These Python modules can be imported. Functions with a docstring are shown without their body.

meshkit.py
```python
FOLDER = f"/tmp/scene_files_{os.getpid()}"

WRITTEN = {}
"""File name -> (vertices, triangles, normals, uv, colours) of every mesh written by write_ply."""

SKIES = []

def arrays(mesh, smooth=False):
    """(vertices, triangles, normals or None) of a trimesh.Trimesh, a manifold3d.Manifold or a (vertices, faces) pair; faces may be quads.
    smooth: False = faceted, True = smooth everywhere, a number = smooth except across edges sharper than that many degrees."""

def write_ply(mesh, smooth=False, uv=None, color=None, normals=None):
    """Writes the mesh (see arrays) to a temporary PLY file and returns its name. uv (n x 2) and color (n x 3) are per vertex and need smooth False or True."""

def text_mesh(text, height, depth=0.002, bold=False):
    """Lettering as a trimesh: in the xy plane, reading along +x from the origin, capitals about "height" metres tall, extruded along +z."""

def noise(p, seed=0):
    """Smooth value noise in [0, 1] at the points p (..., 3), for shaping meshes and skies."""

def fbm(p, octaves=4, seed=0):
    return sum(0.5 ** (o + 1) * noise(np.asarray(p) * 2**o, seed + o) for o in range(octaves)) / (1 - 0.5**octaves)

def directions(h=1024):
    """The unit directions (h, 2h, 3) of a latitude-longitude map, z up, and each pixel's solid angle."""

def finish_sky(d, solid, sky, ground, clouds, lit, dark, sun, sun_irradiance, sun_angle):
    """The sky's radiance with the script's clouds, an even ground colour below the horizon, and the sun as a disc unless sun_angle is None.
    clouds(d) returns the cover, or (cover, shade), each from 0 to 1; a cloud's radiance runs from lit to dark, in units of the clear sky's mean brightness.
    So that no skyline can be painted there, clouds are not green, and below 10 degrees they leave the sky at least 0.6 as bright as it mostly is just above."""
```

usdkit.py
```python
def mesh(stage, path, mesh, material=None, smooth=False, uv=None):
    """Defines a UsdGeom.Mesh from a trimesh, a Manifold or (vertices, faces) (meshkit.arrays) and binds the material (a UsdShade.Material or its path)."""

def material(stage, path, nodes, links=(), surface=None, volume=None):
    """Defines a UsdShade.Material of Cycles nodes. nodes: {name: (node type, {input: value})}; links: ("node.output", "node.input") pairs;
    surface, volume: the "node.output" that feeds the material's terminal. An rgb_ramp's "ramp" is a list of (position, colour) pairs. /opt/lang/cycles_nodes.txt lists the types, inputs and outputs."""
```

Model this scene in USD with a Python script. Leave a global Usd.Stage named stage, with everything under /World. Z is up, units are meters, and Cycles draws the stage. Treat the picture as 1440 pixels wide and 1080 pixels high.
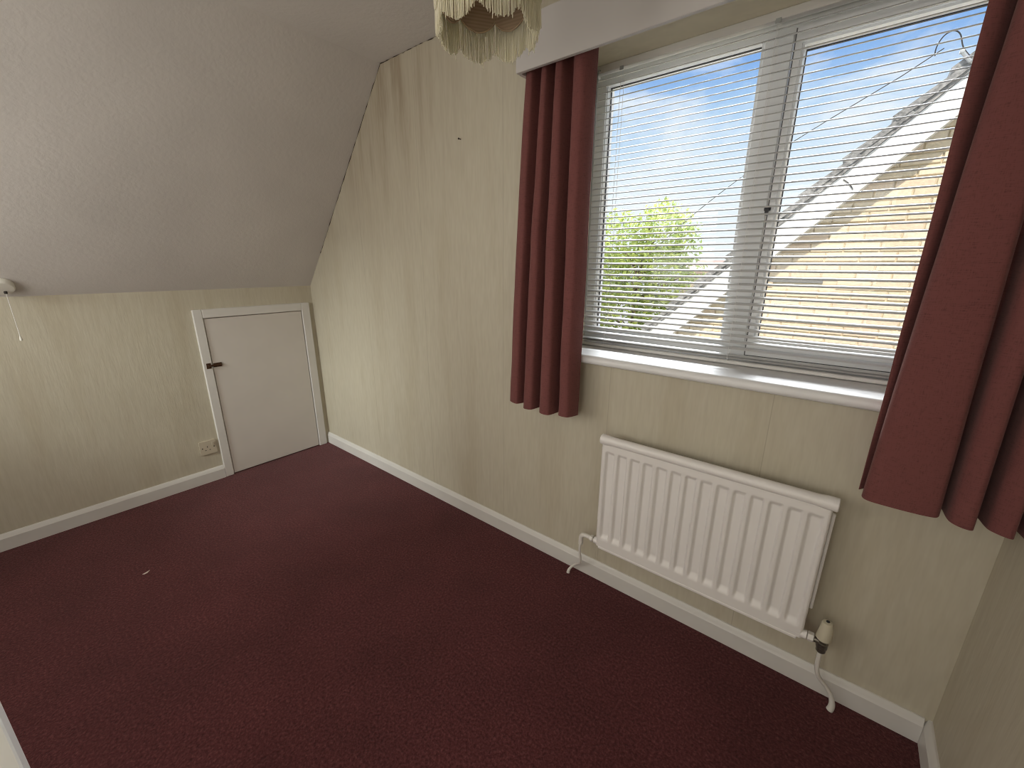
import math, random
import numpy as np
import trimesh
import manifold3d as m3
import usdkit, meshkit
from pxr import Usd, UsdGeom, UsdLux, UsdShade, Gf, Sdf
from shapely.geometry import Polygon, box as sbox

stage = Usd.Stage.CreateInMemory()
UsdGeom.SetStageUpAxis(stage, 'Z'); UsdGeom.SetStageMetersPerUnit(stage, 1.0)
UsdGeom.Xform.Define(stage, '/World'); UsdGeom.Scope.Define(stage, '/World/Looks')
LK = '/World/Looks/'

# ------------------------------------------------------------------ camera
F, CAM, YAW, PITCH, ROLL = 582.367, (2.929, -1.414, 1.316), .677, .282, .004
fwd = np.array([-math.sin(YAW)*math.cos(PITCH), math.cos(YAW)*math.cos(PITCH), -math.sin(PITCH)])
rt = np.array([math.cos(YAW), math.sin(YAW), 0.]); up = np.cross(rt, fwd)
rt, up = math.cos(ROLL)*rt+math.sin(ROLL)*up, -math.sin(ROLL)*rt+math.cos(ROLL)*up
cam = UsdGeom.Camera.Define(stage, '/World/camera')
M = Gf.Matrix4d(*[float(v) for row in ((*rt, 0), (*up, 0), (*(-fwd), 0), (*CAM, 1)) for v in row])
cam.AddTransformOp().Set(M)
cam.CreateHorizontalApertureAttr(36.0); cam.CreateVerticalApertureAttr(27.0)
cam.CreateFocalLengthAttr(36.0*F/1440); cam.CreateClippingRangeAttr(Gf.Vec2f(.02, 500))
cam.CreateExposureAttr(0.0)

# ------------------------------------------------------------------ sky, sun, large lights
dome = UsdLux.DomeLight.Define(stage, '/World/sky'); dome.CreateIntensityAttr(1.15)
sky = usdkit.material(stage, LK+'sky', {
    'tc': ('texture_coordinate', {}), 'sep': ('separate_xyz', {}),
    'rmp': ('rgb_ramp', {'ramp': [(0, (.35, .36, .33)), (.495, (.55, .58, .56)), (.5, (1.0, 1.05, 1.05)), (.59, (.84, .97, 1.08)), (.64, (.48, .71, 1.0)), (.68, (.20, .42, .88)), (.80, (.16, .36, .86)), (1, (.13, .30, .80))]}),
    'mr': ('map_range', {'from_min': -1., 'from_max': 1., 'to_min': 0., 'to_max': 1., 'clamp': True}),
    'mp': ('mapping', {'scale': (2.2, 2.2, 5.0), 'location': (2.9, 6.1, 3.3)}),
    'nz': ('noise_texture', {'scale': 1.6, 'detail': 7., 'roughness': .62, 'distortion': .3}),
    'cr': ('rgb_ramp', {'ramp': [(0, (0, 0, 0)), (.46, (0, 0, 0)), (.64, (.75, .75, .75)), (1, (1, 1, 1))]}),
    'mx': ('mix_color', {'b': (1.05, 1.08, 1.1), 'use_clamp': False}),
    'bg': ('background_shader', {'strength': 1.0})},
    [('tc.generated', 'sep.vector'), ('sep.z', 'mr.value'), ('mr.result', 'rmp.fac'), ('tc.generated', 'mp.vector'), ('mp.vector', 'nz.vector'),
     ('nz.fac', 'cr.fac'), ('rmp.color', 'mx.a'), ('cr.color', 'mx.fac'), ('mx.result', 'bg.color')], surface='bg.background')
UsdShade.MaterialBindingAPI.Apply(dome.GetPrim()).Bind(sky)

sun = UsdLux.DistantLight.Define(stage, '/World/sun')
sun.CreateIntensityAttr(18000.0); sun.CreateAngleAttr(.53); sun.CreateColorAttr(Gf.Vec3f(1, .91, .76))
sun.AddRotateXYZOp().Set(Gf.Vec3f(42, 0, 8))           # the sun stands behind the room, about 48 degrees high

lamp2 = UsdLux.RectLight.Define(stage, '/World/rear_fill_light')   # fill panel added behind the camera to brighten the room
lamp2.CreateWidthAttr(1.4); lamp2.CreateHeightAttr(.85); lamp2.CreateIntensityAttr(3.75); lamp2.CreateColorAttr(Gf.Vec3f(1, .95, .88))
lamp2.AddTranslateOp().Set(Gf.Vec3d(1.22, -2.18, 1.36)); lamp2.AddRotateXYZOp().Set(Gf.Vec3f(90-10, 0, -2))   # faces +y, tilted down

sky_fill = UsdLux.RectLight.Define(stage, '/World/sky_fill_light')   # panel added high outside, boosting the skylight that enters the window
sky_fill.CreateWidthAttr(12.0); sky_fill.CreateHeightAttr(1.6); sky_fill.CreateIntensityAttr(105.0); sky_fill.CreateColorAttr(Gf.Vec3f(.96, .98, 1.0))
sky_fill.AddTranslateOp().Set(Gf.Vec3d(-1.0, 14.0, 9.0)); sky_fill.AddRotateXYZOp().Set(Gf.Vec3f(-61, 0, 14))
door_fill = UsdLux.RectLight.Define(stage, '/World/door_fill_light')   # fill panel added in the doorway behind the camera, evening out the walls
door_fill.CreateWidthAttr(.78); door_fill.CreateHeightAttr(1.1); door_fill.CreateIntensityAttr(2.15); door_fill.CreateColorAttr(Gf.Vec3f(1, .95, .88))
beam_fill = UsdLux.RectLight.Define(stage, '/World/beam_fill_light')   # added panel beyond the inner opening, throws a bright patch on the window wall
beam_fill.CreateWidthAttr(.8); beam_fill.CreateHeightAttr(.7); beam_fill.CreateIntensityAttr(56.0); beam_fill.CreateColorAttr(Gf.Vec3f(.97, 1.0, .95))
beam_fill.AddTranslateOp().Set(Gf.Vec3d(.85, -4.3, 2.3)); beam_fill.AddRotateXYZOp().Set(Gf.Vec3f(90-22, 0, 6))
door_fill.AddTranslateOp().Set(Gf.Vec3d(2.66, -2.24, 1.40)); door_fill.AddRotateXYZOp().Set(Gf.Vec3f(86, 0, 0))

# ------------------------------------------------------------------ helpers
taken = {}
def numbered(path):
    k = taken.get(path, 0); taken[path] = k+1
    return path if k == 0 else f'{path}_{k:03d}'
def tag(o, label=None, cat=None, group=None, kind=None):
    p = o.GetPrim() if hasattr(o, 'GetPrim') else o
    for k, v in (('label', label), ('category', cat), ('group', group), ('kind', kind)):
        if v: p.SetCustomDataByKey(k, v)
    return o
def thing(name, label, cat, loc=(0, 0, 0), group=None, kind=None):
    x = UsdGeom.Xform.Define(stage, numbered('/World/'+name)); x.AddTranslateOp().Set(Gf.Vec3d(*map(float, loc)))
    x.loc = np.array(loc, float)
    return tag(x, label, cat, group, kind)
LOC = {}
def T(name, label, cat, loc=(0, 0, 0), group=None, kind=None):
    x = UsdGeom.Xform.Define(stage, numbered('/World/'+name)); x.AddTranslateOp().Set(Gf.Vec3d(*map(float, loc)))
    LOC[str(x.GetPath())] = np.array(loc, float)
    return tag(x, label, cat, group, kind)
def vf(mesh):
    v, f, _ = meshkit.arrays(mesh); return np.asarray(v, float), np.asarray(f, int)
def obj(name, mesh, mat, parent=None, smooth=35, label=None, cat=None, group=None, kind=None):
    """One mesh, given in world coordinates; the parent's location is taken off."""
    base = str(parent.GetPath()) if parent is not None else '/World'
    path = numbered(base+'/'+name)
    root = '/'.join(path.split('/')[:3]); off = LOC.get(root, np.zeros(3))
    v, f = vf(mesh)
    o = usdkit.mesh(stage, path, (v-off, f), mat, smooth=smooth)
    return tag(o, label, cat, group, kind)
def bx(x0, x1, y0, y1, z0, z1, r=0.0, seg=8):
    if r <= 0:
        return m3.Manifold.cube((x1-x0, y1-y0, z1-z0)).translate((x0, y0, z0))
    s = m3.Manifold.sphere(r, seg)
    return m3.Manifold.batch_hull([s.translate((x, y, z)) for x in (x0+r, x1-r) for y in (y0+r, y1-r) for z in (z0+r, z1-r)])
def chamf(x0, x1, y0, y1, z0, z1, c=.003):
    pts = []
    for sx, sy, sz in np.ndindex(2, 2, 2):
        X, Y, Z = ((x0, x1)[sx], (y0, y1)[sy], (z0, z1)[sz]); dx, dy, dz = ((c, -c)[sx], (c, -c)[sy], (c, -c)[sz])
        pts += [(X, Y+dy, Z+dz), (X+dx, Y, Z+dz), (X+dx, Y+dy, Z)]
    return m3.Manifold.hull_points(pts)
def cat(*ms):
    V, Fs, n = [], [], 0
    for m in ms:
        v, f = vf(m); V.append(v); Fs.append(f+n); n += len(v)
    return np.vstack(V), np.vstack(Fs)
def tube(pts, r, n=10, cap=True):
    pts = np.asarray(pts, float); r = np.broadcast_to(r, len(pts)).astype(float)
    tg = np.gradient(pts, axis=0); tg /= np.linalg.norm(tg, axis=1, keepdims=True)
    a = np.array([0, 0, 1.]) if abs(tg[0][2]) < .9 else np.array([1., 0, 0])
    u = np.cross(tg[0], a); u /= np.linalg.norm(u); V = []
    for p, t, rr in zip(pts, tg, r):
        u = u-t*(u@t); u /= np.linalg.norm(u); w = np.cross(t, u)
        for k in range(n):
            g = 2*math.pi*k/n; V.append(p+rr*(math.cos(g)*u+math.sin(g)*w))
    Fs = []
    for i in range(len(pts)-1):
        for k in range(n):
            a0, a1 = i*n+k, i*n+(k+1) % n; Fs += [(a0, a1, a1+n), (a0, a1+n, a0+n)]
    if cap:
        V += [pts[0], pts[-1]]; c0, c1 = len(V)-2, len(V)-1; e = (len(pts)-1)*n
        for k in range(n): Fs += [(c0, (k+1) % n, k), (c1, e+k, e+(k+1) % n)]
    return np.array(V), np.array(Fs)
def spline(P, n=8):
    from scipy.interpolate import CubicSpline
    P = np.asarray(P, float); t = np.r_[0, np.cumsum(np.linalg.norm(np.diff(P, axis=0), axis=1))]
    return CubicSpline(t, P)(np.linspace(0, t[-1], n*(len(P)-1)+1))
def lathe(prof, n=24, at=(0, 0, 0), axis='z'):
    """prof: (radius, height) pairs from bottom to top, closed at the axis."""
    pr = np.array(prof, float); V = []; Fs = []
    for r, h in pr:
        for k in range(n):
            g = 2*math.pi*k/n; V.append((r*math.cos(g), r*math.sin(g), h))
    for i in range(len(pr)-1):
        for k in range(n):
            a0, a1 = i*n+k, i*n+(k+1) % n; Fs += [(a0, a1, a1+n), (a0, a1+n, a0+n)]
    V += [(0, 0, pr[0][1]), (0, 0, pr[-1][1])]; c0, c1 = len(V)-2, len(V)-1; e = (len(pr)-1)*n
    for k in range(n): Fs += [(c0, (k+1) % n, k), (c1, e+k, e+(k+1) % n)]
    V = np.array(V)
    if axis == 'x': V = V[:, [2, 0, 1]]
    if axis == 'y': V = V[:, [1, 2, 0]]
    return V+np.array(at), np.array(Fs)
def extr(poly2d, axis, a, b):
    """extrudes a 2-D polygon along an axis from a to b; the polygon is in the other two axes, in order."""
    m = m3.Manifold.extrude(m3.CrossSection([np.asarray(poly2d, float)], m3.FillRule.NonZero), b-a)
    v, f = vf(m); v = v+np.array([0, 0, a])
    if axis == 'z': return v, f
    if axis == 'y': return v[:, [0, 2, 1]], f[:, ::-1]       # polygon (x, z)
    return v[:, [2, 0, 1]], f                                # polygon (y, z)

# ------------------------------------------------------------------ materials
def mat(name, nodes, links, surface='p.BSDF'):
    return usdkit.material(stage, LK+name, nodes, links, surface=surface)
def plain(name, col, rough=.5, metallic=0., var=.0, nscale=30., bump=0., bscale=200., bdist=.001, **kw):
    c = np.array(col, float)
    nodes = {'g': ('geometry', {}), 'p': ('principled_bsdf', {'base_color': tuple(c), 'roughness': rough, 'metallic': metallic, **kw})}
    links = []
    if var:
        nodes['n'] = ('noise_texture', {'scale': nscale, 'detail': 4.})
        nodes['r'] = ('rgb_ramp', {'ramp': [(.25, tuple(c*(1-var))), (.75, tuple(np.minimum(c*(1+var), 1)))]})
        links += [('g.position', 'n.vector'), ('n.fac', 'r.fac'), ('r.color', 'p.base_color')]
    if bump:
        nodes['bn'] = ('noise_texture', {'scale': bscale, 'detail': 3.})
        nodes['b'] = ('bump', {'strength': bump, 'distance': bdist})
        links += [('g.position', 'bn.vector'), ('bn.fac', 'b.height'), ('b.normal', 'p.normal')]
    return mat(name, nodes, links)

def wallpaper(name, axis, stain=False):
    """cream embossed vinyl wallpaper with vertical silk striations; axis: the horizontal direction of the wall."""
    hs = (1, 1, 1)
    sc = (70., 70., 9.); big = (5., 5., .7)
    nodes = {'g': ('geometry', {}),
             'm1': ('mapping', {'scale': sc}), 'n1': ('noise_texture', {'scale': 1., 'detail': 5., 'roughness': .6}),
             'm2': ('mapping', {'scale': big}), 'n2': ('noise_texture', {'scale': 1.4, 'detail': 4., 'roughness': .55}),
             'm3': ('mapping', {'scale': (160., 160., 36.)}), 'n3': ('noise_texture', {'scale': 1., 'detail': 3.}),
             'r1': ('rgb_ramp', {'ramp': [(.3, (.525, .48, .375)), (.55, (.565, .52, .412)), (.75, (.59, .55, .445))]}),
             'r2': ('rgb_ramp', {'ramp': [(.30, (.92, .90, .86)), (.5, (1, 1, 1)), (.7, (1.0, 1.0, .99))]}),
             'mul': ('mix_color', {'blend_type': 'multiply', 'fac': 1.0, 'use_clamp': False}),
             'add': ('math', {'math_type': 'multiply_add', 'value2': .55}),
             'b': ('bump', {'strength': .38, 'distance': .0020}),
             'p': ('principled_bsdf', {'roughness': .55, 'specular_ior_level': .35})}
    links = [('g.position', 'm1.vector'), ('m1.vector', 'n1.vector'), ('g.position', 'm2.vector'), ('m2.vector', 'n2.vector'),
             ('g.position', 'm3.vector'), ('m3.vector', 'n3.vector'),
             ('n1.fac', 'r1.fac'), ('n2.fac', 'r2.fac'), ('r1.color', 'mul.a'), ('r2.color', 'mul.b'),
             ('n3.fac', 'add.value1'), ('n1.fac', 'add.value3'), ('add.value', 'b.height'), ('b.normal', 'p.normal')]
    last = 'mul.result'
    if stain:     # seams between the drops of paper, every 53 cm
        nodes |= {'sx0': ('separate_xyz', {}), 'f1': ('math', {'math_type': 'multiply_add', 'value2': 1/.53, 'value3': -2.80/.53+20}), 'f2': ('math', {'math_type': 'fraction'}),
                  'f3': ('math', {'math_type': 'less_than', 'value2': .005}), 'f4': ('math', {'math_type': 'multiply', 'value2': .30}), 'sm': ('mix_color', {'b': (.24, .20, .14), 'use_clamp': False})}
        links += [('g.position', 'sx0.vector'), ('sx0.x', 'f1.value1'), ('f1.value', 'f2.value1'), ('f2.value', 'f3.value1'), ('f3.value', 'f4.value1'), ('f4.value', 'sm.fac'), (last, 'sm.a')]
        last = 'sm.result'
    if stain:     # damp stains running down below the ceiling, in the corner by the slope
        nodes |= {'sx': ('separate_xyz', {}),
                  'zr': ('map_range', {'range_type': 'smoothstep', 'from_min': 1.35, 'from_max': 2.15, 'to_min': 0., 'to_max': 1., 'clamp': True}),
                  'xr': ('map_range', {'range_type': 'smoothstep', 'from_min': 1.0, 'from_max': 1.75, 'to_min': 1., 'to_max': 0., 'clamp': True}),
                  'm4': ('mapping', {'scale': (13., 13., 1.0)}), 'n4': ('noise_texture', {'scale': 1., 'detail': 5., 'roughness': .7}),
                  'r4': ('map_range', {'range_type': 'smoothstep', 'from_min': .40, 'from_max': .72, 'to_min': .22, 'to_max': .85, 'clamp': True}),
                  'k1': ('math', {'math_type': 'multiply'}), 'k2': ('math', {'math_type': 'multiply'}),
                  'st': ('mix_color', {'b': (.30, .225, .15), 'use_clamp': False})}
        links += [('g.position', 'sx.vector'), ('sx.z', 'zr.value'), ('sx.x', 'xr.value'), ('g.position', 'm4.vector'), ('m4.vector', 'n4.vector'), ('n4.fac', 'r4.value'),
                  ('zr.result', 'k1.value1'), ('xr.result', 'k1.value2'), ('k1.value', 'k2.value1'), ('r4.result', 'k2.value2'), ('k2.value', 'st.fac'), (last, 'st.a')]
        last = 'st.result'
    links.append((last, 'p.base_color'))
    return mat(name, nodes, links)

M_paper = wallpaper('wallpaper', 'y'); M_paper_st = wallpaper('wallpaper_stained', 'x', True)
def artex(name, col):
    return mat(name, {'g': ('geometry', {}), 'n': ('noise_texture', {'scale': 55., 'detail': 5., 'roughness': .65}), 'n2': ('noise_texture', {'scale': 2.2, 'detail': 4.}),
        'r': ('rgb_ramp', {'ramp': [(.3, tuple(np.array(col)*.93)), (.7, tuple(np.array(col)*1.04))]}),
        'b': ('bump', {'strength': .5, 'distance': .003}), 'p': ('principled_bsdf', {'roughness': .75, 'specular_ior_level': .25})},
        [('g.position', 'n.vector'), ('g.position', 'n2.vector'), ('n2.fac', 'r.fac'), ('r.color', 'p.base_color'), ('n.fac', 'b.height'), ('b.normal', 'p.normal')])
M_ceil = artex('ceiling_paint', (.66, .63, .60))
M_carpet = mat('carpet', {'g': ('geometry', {}), 'n': ('noise_texture', {'scale': 120., 'detail': 5., 'roughness': .8}), 'n2': ('noise_texture', {'scale': 3.2, 'detail': 5., 'roughness': .6}),
    'n3': ('noise_texture', {'scale': 120., 'detail': 3.}),
    'r': ('rgb_ramp', {'ramp': [(.30, (.038, .009, .0095)), (.5, (.100, .027, .029)), (.68, (.195, .066, .069))]}),
    'r2': ('rgb_ramp', {'ramp': [(.3, (.82, .82, .82)), (.7, (1.12, 1.12, 1.12))]}),
    'mul': ('mix_color', {'blend_type': 'multiply', 'fac': 1., 'use_clamp': False}),
    'ad': ('math', {'math_type': 'multiply_add', 'value2': .6}),
    'b': ('bump', {'strength': .9, 'distance': .004}), 'p': ('principled_bsdf', {'roughness': .95, 'specular_ior_level': .1, 'sheen_weight': .12, 'sheen_roughness': .5, 'sheen_tint': (1., .8, .8)})},
    [('g.position', 'n.vector'), ('g.position', 'n2.vector'), ('g.position', 'n3.vector'), ('n.fac', 'r.fac'), ('n2.fac', 'r2.fac'), ('r.color', 'mul.a'), ('r2.color', 'mul.b'), ('mul.result', 'p.base_color'),
     ('n3.fac', 'ad.value1'), ('n.fac', 'ad.value3'), ('ad.value', 'b.height'), ('b.normal', 'p.normal')])
M_gloss = plain('white_gloss', (.70, .68, .645), .35, var=.03, nscale=6., bump=.15, bscale=40., bdist=.002)
M_hatch = plain('hatch_paint', (.66, .62, .575), .4, var=.03, nscale=5., bump=.15, bscale=35., bdist=.002)
M_upvc = plain('window_upvc', (.80, .81, .81), .3)
M_sill = plain('sill_gloss', (.84, .84, .84), .42, var=.03, nscale=12.)
M_rad = plain('radiator_enamel', (.84, .81, .785), .32)
M_radw = plain('pipe_paint', (.74, .71, .66), .4, bump=.3, bscale=120., bdist=.002)
M_slat = plain('blind_slat', (.63, .63, .62), .4)
M_rail = plain('blind_rail', (.74, .735, .71), .35)
M_cord = plain('white_cord', (.78, .77, .74), .7)
M_wand = plain('clear_wand', (.50, .53, .53), .15, transmission_weight=.25)
M_pelmet = plain('pelmet_paint', (.60, .575, .56), .5, var=.03, nscale=4.)
M_ivory = plain('ivory_plastic', (.62, .57, .44), .4)
M_plate = plain('socket_plastic', (.56, .50, .39), .4)
M_switch = plain('switch_plastic', (.74, .72, .65), .4)
M_dark = plain('dark_hole', (.02, .015, .012), .7)
M_brass = plain('dark_brass', (.085, .042, .022), .4, metallic=.6, var=.3, nscale=90.)
M_bright = plain('bright_brass', (.55, .40, .22), .3, metallic=.9)
M_valve = plain('dull_chrome', (.22, .20, .17), .35, metallic=.8, var=.25, nscale=150.)
M_gasket = plain('black_gasket', (.035, .035, .04), .6)
M_crack = plain('crack_brown', (.07, .05, .035), .9)  # dark brown of the crack line itself
M_seal = plain('grey_seal', (.16, .16, .16), .6)
M_lit_reveal = plain('lit_reveal_paint', (.82, .77, .60), .6, var=.06, nscale=14., bump=.4, bscale=60., bdist=.003)  # lighter than the wallpaper: window light put into the colour
M_leafdoor = plain('door_gloss', (.88, .88, .86), .3)
M_paperbit = plain('torn_paper', (.72, .66, .58), .7)
M_nail = plain('rusty_nail', (.06, .04, .03), .6, metallic=.5)
M_backing = plain('dark_gap', (.05, .045, .04), .9)
M_bulb = plain('pearl_bulb', (.8, .8, .78), .3)
def cloth(name, col):
    c = np.array(col)
    return mat(name, {'g': ('geometry', {}), 'm': ('mapping', {'scale': (500., 500., 90.)}), 'n': ('noise_texture', {'scale': 1., 'detail': 2.}),
        'm2': ('mapping', {'scale': (60., 60., 700.)}), 'n2': ('noise_texture', {'scale': 1., 'detail': 2.}), 'av': ('math', {'math_type': 'multiply_add', 'value2': .8}),
        'r': ('rgb_ramp', {'ramp': [(.55, tuple(c*.72)), (1.15/1.3, tuple(c*1.2))]}),
        'b': ('bump', {'strength': .35, 'distance': .001}), 'p': ('principled_bsdf', {'roughness': .85, 'specular_ior_level': .2, 'sheen_weight': .15, 'sheen_tint': (1., .85, .8)}),
        'tr': ('translucent_bsdf', {'color': tuple(c*1.3)}), 'mx': ('mix_closure', {'fac': .12})},
        [('g.position', 'm.vector'), ('m.vector', 'n.vector'), ('g.position', 'm2.vector'), ('m2.vector', 'n2.vector'), ('n.fac', 'av.value1'), ('n2.fac', 'av.value3'), ('av.value', 'r.fac'),
         ('r.color', 'p.base_color'), ('av.value', 'b.height'), ('b.normal', 'p.normal'), ('p.BSDF', 'mx.closure1'), ('tr.BSDF', 'mx.closure2')], 'mx.closure')
M_curtain = cloth('curtain_cloth', (.178, .064, .060))
M_glass = mat('window_glass', {'t': ('transparent_bsdf', {'color': (.97, .98, .98)}), 'gl': ('glossy_bsdf', {'color': (1, 1, 1), 'roughness': .0}), 'fr': ('fresnel', {'IOR': 1.35}), 'mx': ('mix_closure', {})},
    [('fr.fac', 'mx.fac'), ('t.BSDF', 'mx.closure1'), ('gl.BSDF', 'mx.closure2')], 'mx.closure')
def thin(name, col, f, rough=.8, m=None):
    return mat(name, {'d': ('principled_bsdf', {'base_color': col, 'roughness': rough, 'specular_ior_level': .15}), 't': ('translucent_bsdf', {'color': tuple(np.minimum(np.array(col)*1.15, 1))}), 'mx': ('mix_closure', {'fac': f})},
        [('d.BSDF', 'mx.closure1'), ('t.BSDF', 'mx.closure2')], 'mx.closure')
M_fringe = thin('cream_fringe', (.95, .89, .75), .45)
M_shade = mat('shade_fabric', {'g': ('geometry', {}), 'w': ('wave_texture', {'bands_direction': 'z', 'scale': 42., 'distortion': .6, 'detail': 1.}), 'r': ('rgb_ramp', {'ramp': [(0, (.52, .38, .25)), (1, (.66, .51, .36))]}),
    'd': ('principled_bsdf', {'roughness': .8, 'specular_ior_level': .1}), 't': ('translucent_bsdf', {'color': (.6, .46, .32)}), 'mx': ('mix_closure', {'fac': .3})},
    [('g.position', 'w.vector'), ('w.fac', 'r.fac'), ('r.color', 'd.base_color'), ('d.BSDF', 'mx.closure1'), ('t.BSDF', 'mx.closure2')], 'mx.closure')
M_trim = plain('shade_braid', (.48, .36, .23), .8)

# ------------------------------------------------------------------ the room
L, HK, XS, H, YF = 3.319, 1.167, .976, 2.234, -2.27
W0, W1, WZ0, WZ1 = 2.035, 3.255, .96, 2.0      # window opening
wall = bx(-.12, L+.12, 0, .30, -.15, H+.15) - bx(W0, W1, -.1, .4, WZ0, WZ1)
obj('wall_back', wall, M_paper_st, smooth=False, label='window wall in stained cream embossed wallpaper, with the wide window in it', cat='wall', kind='structure')
kw = bx(-.12, 0, YF, 0, 0, HK) - bx(-.06, .1, -.668, -.078, -.1, 1.012)
obj('wall_left', kw, M_paper, smooth=False, label='low knee wall in cream wallpaper below the sloped ceiling', cat='wall', kind='structure')
obj('wall_right', bx(L, L+.12, YF, 0, 0, H), M_paper, smooth=False, label='cream papered side wall beside the right curtain', cat='wall', kind='structure')
fw = extr([(-.12, 0), (L+.12, 0), (L+.12, H+.1), (XS-.1, H+.1), (-.12, HK)], 'y', YF-.12, YF)
fw = m3.Manifold(m3.Mesh(fw[0].astype(np.float32), fw[1].astype(np.uint32))) if False else bx(-.12, L+.12, YF-.12, YF, -.15, H+.15) - bx(2.25, 3.07, YF-.2, YF+.1, 0, 1.98) - bx(.25, .95, YF-.2, YF+.1, .95, 1.75)
obj('wall_front', fw, M_paper, smooth=False, label='cream papered wall behind the camera', cat='wall', kind='structure')
obj('floor', bx(-.12, L+.12, YF, 0, -.15, 0), M_carpet, smooth=False, label='bare floor laid with dark maroon carpet', cat='carpet', kind='structure')
obj('ceiling', bx(XS, L+.12, YF, 0, H, H+.12), M_ceil, smooth=False, label='flat white ceiling with lightly textured paint', cat='ceiling', kind='structure')
obj('ceiling', extr([(0, HK), (XS, H), (XS, H+.12), (-.12, H+.12), (-.12, HK)], 'y', YF, 0), M_ceil, smooth=False, label='white sloping ceiling between the knee wall and the flat ceiling', cat='ceiling', kind='structure')

def skirting(p0, p1, n, h=.082, t=.016):
    """moulded board from p0 to p1 (x, y) along the wall; n points into the room."""
    prof = [(0, 0), (t, 0), (t, h*.74), (t*.82, h*.80), (t*.72, h*.86), (t*.45, h*.97), (t*.25, h), (0, h)]
    p0, p1, n = np.array(p0, float), np.array(p1, float), np.array(n, float)
    V = [(*(p+n*a), b) for p in (p0, p1) for a, b in prof]; k = len(prof); Fs = []
    for i in range(k):
        j = (i+1) % k; Fs += [(i, j, j+k), (i, j+k, i+k)]
    for i in range(1, k-1): Fs += [(0, i+1, i), (k, k+i, k+i+1)]
    m = trimesh.Trimesh(np.array(V), np.array(Fs), process=False); trimesh.repair.fix_normals(m); return m
sk = obj('baseboard_back', skirting((0, 0), (L-.0165, 0), (0, -1)), M_gloss, smooth=30, label='white painted skirting board along the window wall', cat='skirting board', kind='structure')
obj('baseboard_left', skirting((0, -.704), (0, YF), (1, 0)), M_gloss, smooth=30, label='white painted skirting board along the knee wall', cat='skirting board', kind='structure')
obj('baseboard_right', skirting((L, 0), (L, YF), (-1, 0)), M_gloss, smooth=30, label='white painted skirting board turning along the right wall', cat='skirting board', kind='structure')

rg = np.random.default_rng(2)
cr1 = [(XS+.0015-(XS)*t, -.0012, H-.0015-(H-HK)*t+rg.normal()*.0012) for t in np.linspace(0, .80, 46)][::-1]
cr2 = [(XS+t, -.0012, H-.0012-abs(rg.normal())*.001) for t in np.linspace(.004, .62, 36)]
obj('trim_1', tube(np.array(cr1+cr2), (.0010+.0011*np.random.default_rng(3).normal(size=82)).clip(.0001, .0026), 5), M_crack, label='thin dark crack where the ceilings meet the window wall', cat='crack', kind='structure')
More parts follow.
